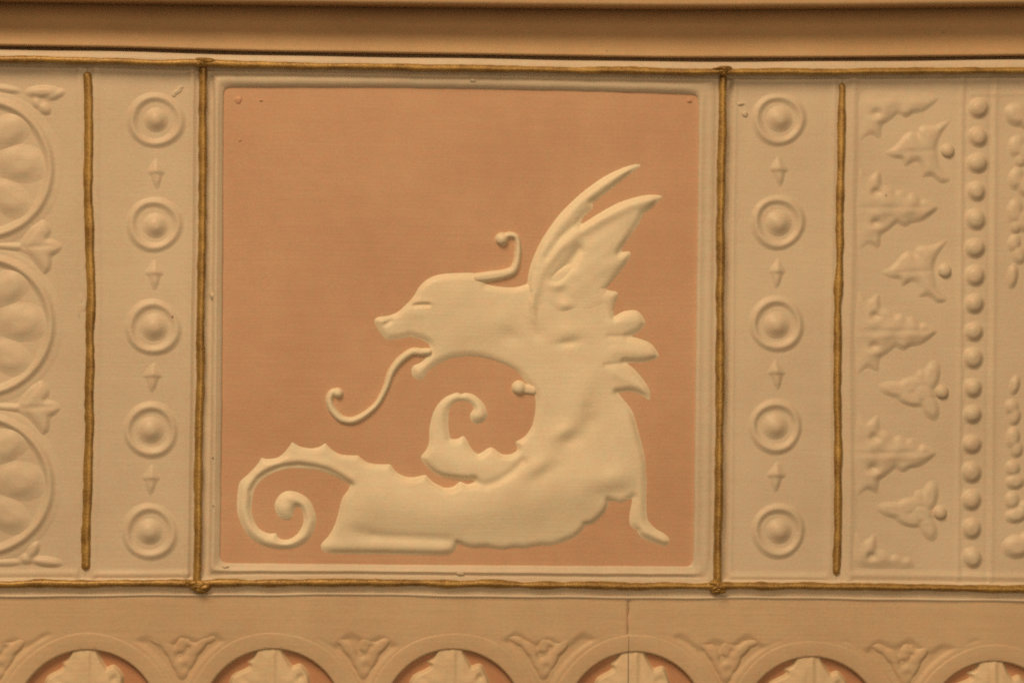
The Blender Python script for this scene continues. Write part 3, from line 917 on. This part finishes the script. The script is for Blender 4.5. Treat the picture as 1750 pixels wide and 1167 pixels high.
# --- leaf panel
lp = root('leaf_panel', 'cream panel with jagged leaves, small sprigs and an upright row of beads', 'panel', px([(1600, 990)])[0])
E_BC1 = [(0, 1650), (200, 1643), (600, 1641), (1000, 1636), (1200, 1634)]
E_BC2 = [(0, 1705), (200, 1700), (600, 1697), (1000, 1693), (1200, 1692)]
slab('ground', lp, M_CREAM, (0, 0, 480, 900), step=2.6, edges=panel_edges(E_SR, E_R1),
     fn=lines_fn([(E_SR, 20, 5.0, 2.2), (E_BC1, 0, 3.2, 1.1), (E_BC1, 8, 3.0, -0.6), (E_BC2, 0, 3.2, 1.1), (E_BC2, -8, 3.0, -0.6)],
                 [(g_bot, -20, 1450, 1910, 4.0, 2.4), (g_top, 40, 1655, 1910, 3.0, 0.9)]))
for i, c in enumerate([(1673, 185), (1672, 234), (1671, 279), (1669, 327), (1668, 375), (1667, 424), (1667, 471), (1666, 519), (1665, 567), (1663.6, 612), (1663.6, 663), (1663, 708), (1661.5, 759), (1661, 807), (1660.7, 854), (1661, 903), (1662, 953)]):
    cu, cv = px([c], 3)[0]
    R = 15.5 * rng.uniform(0.95, 1.08)
    p1 = rng.uniform(0, 6)
    def bead(U, V, cu=cu, cv=cv, R=R, p1=p1):
        r = np.hypot(U - cu, V - cv)
        th = np.arctan2(V - cv, U - cu)
        d = R * (1 + 0.04 * np.sin(2 * th + p1)) - r
        t = np.clip(d / R, 0, 1)
        bump = 0.9 * np.exp(-0.5 * (((U - cu - 4 * np.cos(p1)) / 5) ** 2 + ((V - cv + 4) / 5) ** 2)) + 0.4 * np.sin(U / 4 + p1) * np.sin(V / 5 + p1)
        return (8.0 * np.sqrt(np.clip(1 - (1 - t) ** 2, 0, 1)) + bump * sst(d / 6)) * sst((d + 2) / 7) + 1.4 * sst((d + 6) / 8) - 0.4
    relief('bead', lp, M_CREAM, (cu - 26, cv - 26, cu + 26, cv + 26), bead, 1.3, cut=-0.33, sm=2.0)

Z7 = lambda p: zz(1400, 100, 2.537, p)
OAK = Z7([(517, 647, 1), (465, 612), (440, 622, 1), (412, 585), (385, 594, 1), (360, 573), (330, 584, 1), (308, 558), (270, 552, 1), (262, 480, 1), (240, 503), (215, 518, 1), (175, 455, 1), (160, 560), (150, 650), (160, 760), (165, 852, 1), (215, 800), (260, 822, 1), (265, 762, 1), (300, 740), (340, 706, 1), (370, 727), (400, 709, 1), (450, 700)])
SPRIG = Z7([(283, 408, 1), (330, 385), (365, 345, 1), (400, 318), (432, 338, 1), (440, 300), (480, 295), (515, 290), (573, 261, 1), (545, 300), (520, 340), (507, 390), (512, 430), (522, 472), (568, 525, 1), (530, 537), (490, 506), (447, 512, 1), (440, 455), (420, 440), (372, 467, 1), (362, 432), (330, 428)])
def leaf(dy, dx, yclip=(0, 5000), k=1.0):
    P = curve([(p[0] + dx, p[1] + dy, p[2]) for p in OAK], True, 3, h=3)
    rib = px([(1460 + dx, 356 + dy), (1590 + dx, 354 + dy)], 3)
    y0, y1 = px([(1500, max(yclip[0], 60))])[0][1], px([(1500, yclip[1])])[0][1]
    def fn(U, V):
        d = sdf_poly(P, U, V)
        h = 4.4 * k * sst((d + 3.2) / 10.0) + 1.5 * sst((d - 4) / 22)
        m = sst(d / 6)
        h = h - m * 0.7 * np.exp(-0.5 * (line_dist(rib, U, V) / 2.5) ** 2)
        h = h + m * 1.0 * np.exp(-0.5 * ((line_dist(rib, U, V) - 8) / 4) ** 2)
        for c in ((1497, 329), (1495, 381)):
            h = h - 6.5 * gauss(U, V, (c[0] + dx, c[1] + dy), 6, 4.5, -20, h=3) * sst((d + 3) / 5)
            h = h + 1.5 * m * gauss(U, V, (c[0] + dx, c[1] + dy + 10), 8, 4, h=3)
        h = h + m * 0.6 * np.sin(U / 7 + V / 9)
        # the root of the leaf fades into the border
        h = h * (0.25 + 0.75 * sst((U - px([(1462 + dx, 300)])[0][0]) / 40.0))
        h = h * sst((V - y0) / 48) * sst((y1 - V) / 25)
        return h - 0.45
    lo, hi = P.min(0) - 10, P.max(0) + 10
    relief('jagged_leaf', lp, M_CREAM, (lo[0], max(lo[1], y0 - 6), hi[0], min(hi[1], y1 + 6)), fn, 1.4, cut=-0.36, sm=2.7)

def sprig(dy, dx, k=1.0, cross=False):
    P = curve([(p[0] + dx, p[1] + dy, p[2]) for p in SPRIG], True, 3, h=3)
    (bu, bv), = px([(1620 + dx, 258 + dy)], 3)
    ribs = [px([(1520 + dx, 261 + dy), (1595 + dx, 258 + dy)], 3), px([(1600 + dx, 250 + dy), (1620 + dx, 210 + dy)], 3), px([(1598 + dx, 268 + dy), (1615 + dx, 303 + dy)], 3)]
    def fn(U, V):
        d = sdf_poly(P, U, V)
        h = 4.4 * k * sst((d + 3.2) / 9.5) + 1.2 * sst((d - 4) / 14)
        m = sst(d / 6)
        for r in ribs:
            h = h - m * 1.3 * np.exp(-0.5 * (line_dist(r, U, V) / 2.2) ** 2)
        h = h + m * 0.6 * np.sin(U / 6 - V / 8)
        return h - 0.45
    lo, hi = P.min(0) - 10, P.max(0) + 10
    if cross:
        x, y = 1620 + dx, 258 + dy
        sp = lobes_relief('small_sprig', lp, M_CREAM, [(x - 74, y - 4, 36, 14, 8, 0.9), (x - 56, y - 10, 24, 15, -20, 0.95), (x - 54, y + 12, 26, 11, 16, 1.0), (x - 18, y - 26, 14, 30, 14, 1.1), (x - 34, y - 22, 11, 18, -8, 0.9),
                                                     (x - 20, y + 24, 14, 26, -20, 1.0), (x - 32, y + 2, 24, 17, 0, 1.0)], H=4.6, vein=0.3)
    else:
        sp = relief('small_sprig', lp, M_CREAM, (lo[0], lo[1], hi[0], hi[1]), fn, 1.4, cut=-0.36, sm=2.7)
    def ball(U, V):
        r = np.hypot(U - bu, V - bv)
        t = np.clip((12.5 - r) / 12.5, 0, 1)
        return 8.5 * np.sqrt(1 - (1 - t) ** 2) * sst((14.5 - r) / 5) - 0.45
    relief('berry', sp, M_CREAM, (bu - 20, bv - 20, bu + 20, bv + 20), ball, 1.3, cut=-0.36, sm=0.8)

leaf(-187, 2, (142, 5000))
leaf(0, 0)
leaf(211, -2)
leaf(419, -3)
leaf(622, -8, (0, 975))
for dy, dx, cr in ((0, 0, False), (205, -5, False), (412, -10, True), (618, -13, True)):
    sprig(dy, dx, cross=cr)
# column of leaf buds beside the beads
for lobes in ([(1738, 196, 22, 20, 30, 1.25), (1758, 204, 18, 18, 0, 1.2)],
              [(1738, 250, 14, 20, 10, 1.0), (1752, 262, 14, 20, -20, 1.0), (1744, 274, 10, 12, 0, .8)],
              [(1737, 305, 13, 20, 12, 1.0), (1752, 318, 14, 20, -18, 1.0)],
              [(1735, 362, 14, 24, 8, 1.0), (1750, 378, 14, 20, -18, 1.0), (1736, 388, 10, 12, 0, .9)],
              [(1734, 415, 11, 16, 15, 0.9), (1742, 436, 12, 16, -12, 0.9)],
              [(1731, 472, 9, 22, 8, 0.95)],
              [(1735, 658, 8, 18, 14, 0.95)],
              [(1730, 695, 12, 14, 10, .9), (1735, 712, 10, 16, 14, .95)],
              [(1732, 748, 12, 20, 8, 1.0), (1738, 768, 11, 14, 10, 1.0)],
              [(1731, 800, 13, 14, 8, 1.0), (1735, 823, 17, 13, -8, 1.1)],
              [(1730, 855, 13, 16, 8, 1.0), (1737, 880, 20, 13, -14, 1.15), (1750, 868, 9, 14, 10, 1.0)],
              [(1738, 934, 26, 20, -6, 1.3), (1756, 926, 16, 18, 0, 1.1)]):
    lobes_relief('leaf_bud', lp, M_CREAM, lobes, H=5.6)

# ------------------------------------------------------------------ arcade below
ARC = [(-162, 1233), (149, 1233), (466, 1231), (774, 1231), (1086, 1235), (1387, 1243), (1699, 1250)]
RO, RI = 154.0, 121.0
JOINT = 1073.0

def arcade(label, xa, xb, arcs, spand):
    ar = root('arcade_panel', label, 'panel', px([((xa + xb) / 2, 1310)])[0])
    ua, ub = px([(xa, 1150)])[0][0], px([(xb, 1150)])[0][0]
    C = [px([c], 2)[0] for c in arcs]
    def base_fn(U, V):
        h = np.full(U.shape, 5.0)
        rmin = np.full(U.shape, 1e6)
        for cu, cv in C:
            rmin = np.minimum(rmin, np.hypot(U - cu, V - cv))
        vt = np.interp(U, [px([(x, 1087)])[0][0] for x in (0, 1073, 1750)], [px([(x, y)])[0][1] for x, y in ((0, 1087), (1073, 1086), (1750, 1100))])
        h = h - 3.4 * sst((rmin - RO - 0.5) / 7.0) * sst((V - vt + 6 * np.sin(U / 9.0) + 5 * np.sin(U / 21.0 + 1)) / 16.0)
        for cu, cv in C:
            r = np.hypot(U - cu, V - cv)
            h = h - 14.0 * sst((RI + 4 - r) / 6.0)
        # the meeting edges of the two lengths are worn round
        h = h - 4.0 * np.exp(-np.abs(U - ua) / 2.0) - 4.0 * np.exp(-np.abs(U - ub) / 2.0)
        return h
    def edges(U, V):
        fu = (U - U.min()) / (U.max() - U.min())
        fv = (V - V.min()) / (V.max() - V.min())
        X = xa + (xb - xa) * fu
        xs = np.arange(-260, 2000, 20.0)
        top = np.interp(X, xs, g_bot(xs)) + 23.5
        Y = top + (1300 - top) * fv
        # ragged joint
        rag = 0.8 * np.sin(Y / 5.3) + 0.7 * np.sin(Y / 11.7 + 1)
        X = X + np.where((fu < 0.001) | (fu > 0.999), rag, 0)
        p = px(np.stack([X.ravel(), Y.ravel()], 1))
        return p[:, 0].reshape(U.shape), p[:, 1].reshape(U.shape)
    slab('ground', ar, M_TAN, (0, 0, xb - xa, 290), fn=base_fn, step=2.4, edges=edges)
    bs = lambda U, V: ground(U, V)
    pbase = lambda U, V: ground(U, V) - 9.0
    for (c, (cu, cv)) in zip(arcs, C):
        lo_u, hi_u = max(cu - RO - 8, ua + 0.5), min(cu + RO + 8, ub - 0.5)
        hi_v = px([(875, 1300)])[0][1]
        if hi_u - lo_u < 10: continue
        p1 = rng.uniform(0, 6)
        def band(U, V, cu=cu, cv=cv, p1=p1):
            r = np.hypot(U - cu, V - cv)
            th = np.arctan2(V - cv, U - cu)
            ro = RO + 1.2 * np.sin(5 * th + p1)
            o = sst((ro - r) / 6.0)
            t = np.clip((r - RI) / (RO - RI), 0, 1)
            h = o * (5.6 + 0.8 * np.sin(np.clip(t, 0, 1) * math.pi) + 0.8 * t ** 3) - 18 * sst((RI + 1 - r) / 6.0)
            top = sst((np.abs(th + math.pi / 2) - 0.15) / 0.5)
            return h - 0.45 - 0.5 * (1 - top) * o
        arch = relief('arch', ar, M_TAN, (lo_u, cv - RO - 8, hi_u, hi_v), band, 2.0, cut=-0.38 if False else -0.40, base=bs)
        # rose coloured recess
        Ur, Vr = grid((max(cu - RI - 2, ua + 0.5), cv - RI - 2, min(cu + RI + 2, ub - 0.5), hi_v), 5.0)
        def rec(U, V, cu=cu, cv=cv):
            r = np.hypot(U - cu, V - cv)
            return np.where(r < RI + 3, 1.2, -1.0)
        relief('recess', ar, M_RECESS, (max(cu - RI - 4, ua + 0.5), cv - RI - 4, min(cu + RI + 4, ub - 0.5), hi_v), rec, 2.5, cut=-0.5, base=pbase)
        # ivy leaf filling the arch
        s = [(-24, 1108), (-30, 1124), (-41, 1131, 1), (-38, 1139), (-64, 1154), (-70, 1168), (-66, 1200), (-40, 1240), (0, 1262, 1), (40, 1240), (66, 1200), (66, 1168), (60, 1152), (47, 1135), (36, 1140, 1), (30, 1132), (21, 1116), (18, 1106), (0, 1098, 1)]
        dyy = c[1] - 1231
        P = curve([(c[0] + p[0] * rng.uniform(0.94, 1.06) - 2, p[1] + dyy, p[2] if len(p) > 2 else 0) for p in s], True, 4, h=2)
        vein = px([(c[0] + 1, 1112 + dyy), (c[0] - 1, 1250 + dyy)], 2)
        vl = px([(c[0] - 6, 1190 + dyy), (c[0] - 50, 1160 + dyy)], 2)
        vr = px([(c[0] + 4, 1190 + dyy), (c[0] + 48, 1158 + dyy)], 2)
        dimp = (c[0] + 42 + rng.uniform(-4, 4), 1157 + dyy)
        def lf(U, V, P=P, vein=vein, vl=vl, vr=vr, dimp=dimp):
            d = sdf_poly(P, U, V)
            h = np.where(d > -3, 11.0 * sst((d + 3) / 8.0), -1.0) + 3.5 * sst((d - 2) / 26.0) - 0.4
            m = sst(d / 5)
            h = h + m * (0.9 * np.exp(-0.5 * (line_dist(vein, U, V) / 3.0) ** 2) - 1.0 * np.exp(-0.5 * ((line_dist(vein, U, V) - 7) / 4.0) ** 2))
            h = h - m * 1.2 * (np.exp(-0.5 * (line_dist(vl, U, V) / 4) ** 2) + np.exp(-0.5 * (line_dist(vr, U, V) / 4) ** 2))
            h = h - m * 2.5 * gauss(U, V, dimp, 5, 3.5, -40, h=2)
            return h
        if P[:, 0].min() < ub and P[:, 0].max() > ua:
            relief('ivy_leaf', arch, M_LEAF, (max(P[:, 0].min() - 8, ua + 0.5), P[:, 1].min() - 8, min(P[:, 0].max() + 8, ub - 0.5), min(P[:, 1].max() + 8, hi_v)), lf, 1.8, cut=-0.5, base=pbase, sm=0.9)
    for (x, y) in spand:
        j = lambda a: rng.uniform(-a, a)
        lobes_relief('spandrel_leaf', ar, M_TAN,
                     [(x - 20 + j(3), y - 24, 27, 12, 50 + j(6), 1.1), (x + 4 + j(2), y - 28, 11, 22, 4 + j(8), 1.0), (x + 32 + j(3), y - 26, 31, 11, -46 + j(6), 1.15), (x + 4, y + 4, 15, 30, 0, 1.0), (x - 38, y - 37, 20, 9, 26, 1.0), (x + 18, y - 2, 10, 28, 30, 1.0), (x - 8, y - 2, 10, 28, -28, 1.0), (x + 52, y - 40, 16, 8, -28, 0.9), (x + 18, y - 36, 12, 10, 0, 1.0), (x - 52, y - 42, 14, 6, 14, .8)],
                     H=5.6, base=bs, vein=0.5, dimples=[(x + 1, y - 12, 4.5, 5.0), (x - 24, y - 44, 4, 5), (x + 22, y - 40, 4, 5), (x + 10, y + 8, 4.5, 3)])
    return ar

arcade('tan arcade panel with ivy leaves in arches, the longer length up to the crack', X0, JOINT - 0.15, ARC[:5], [(-6, 1132), (307, 1132), (617, 1131), (925, 1132)])
arcade('tan arcade panel with ivy leaves in arches, beyond the crack below the leaf panel', JOINT + 0.15, X1, ARC[4:], [(1236, 1138), (1543, 1145), (1850, 1152)])
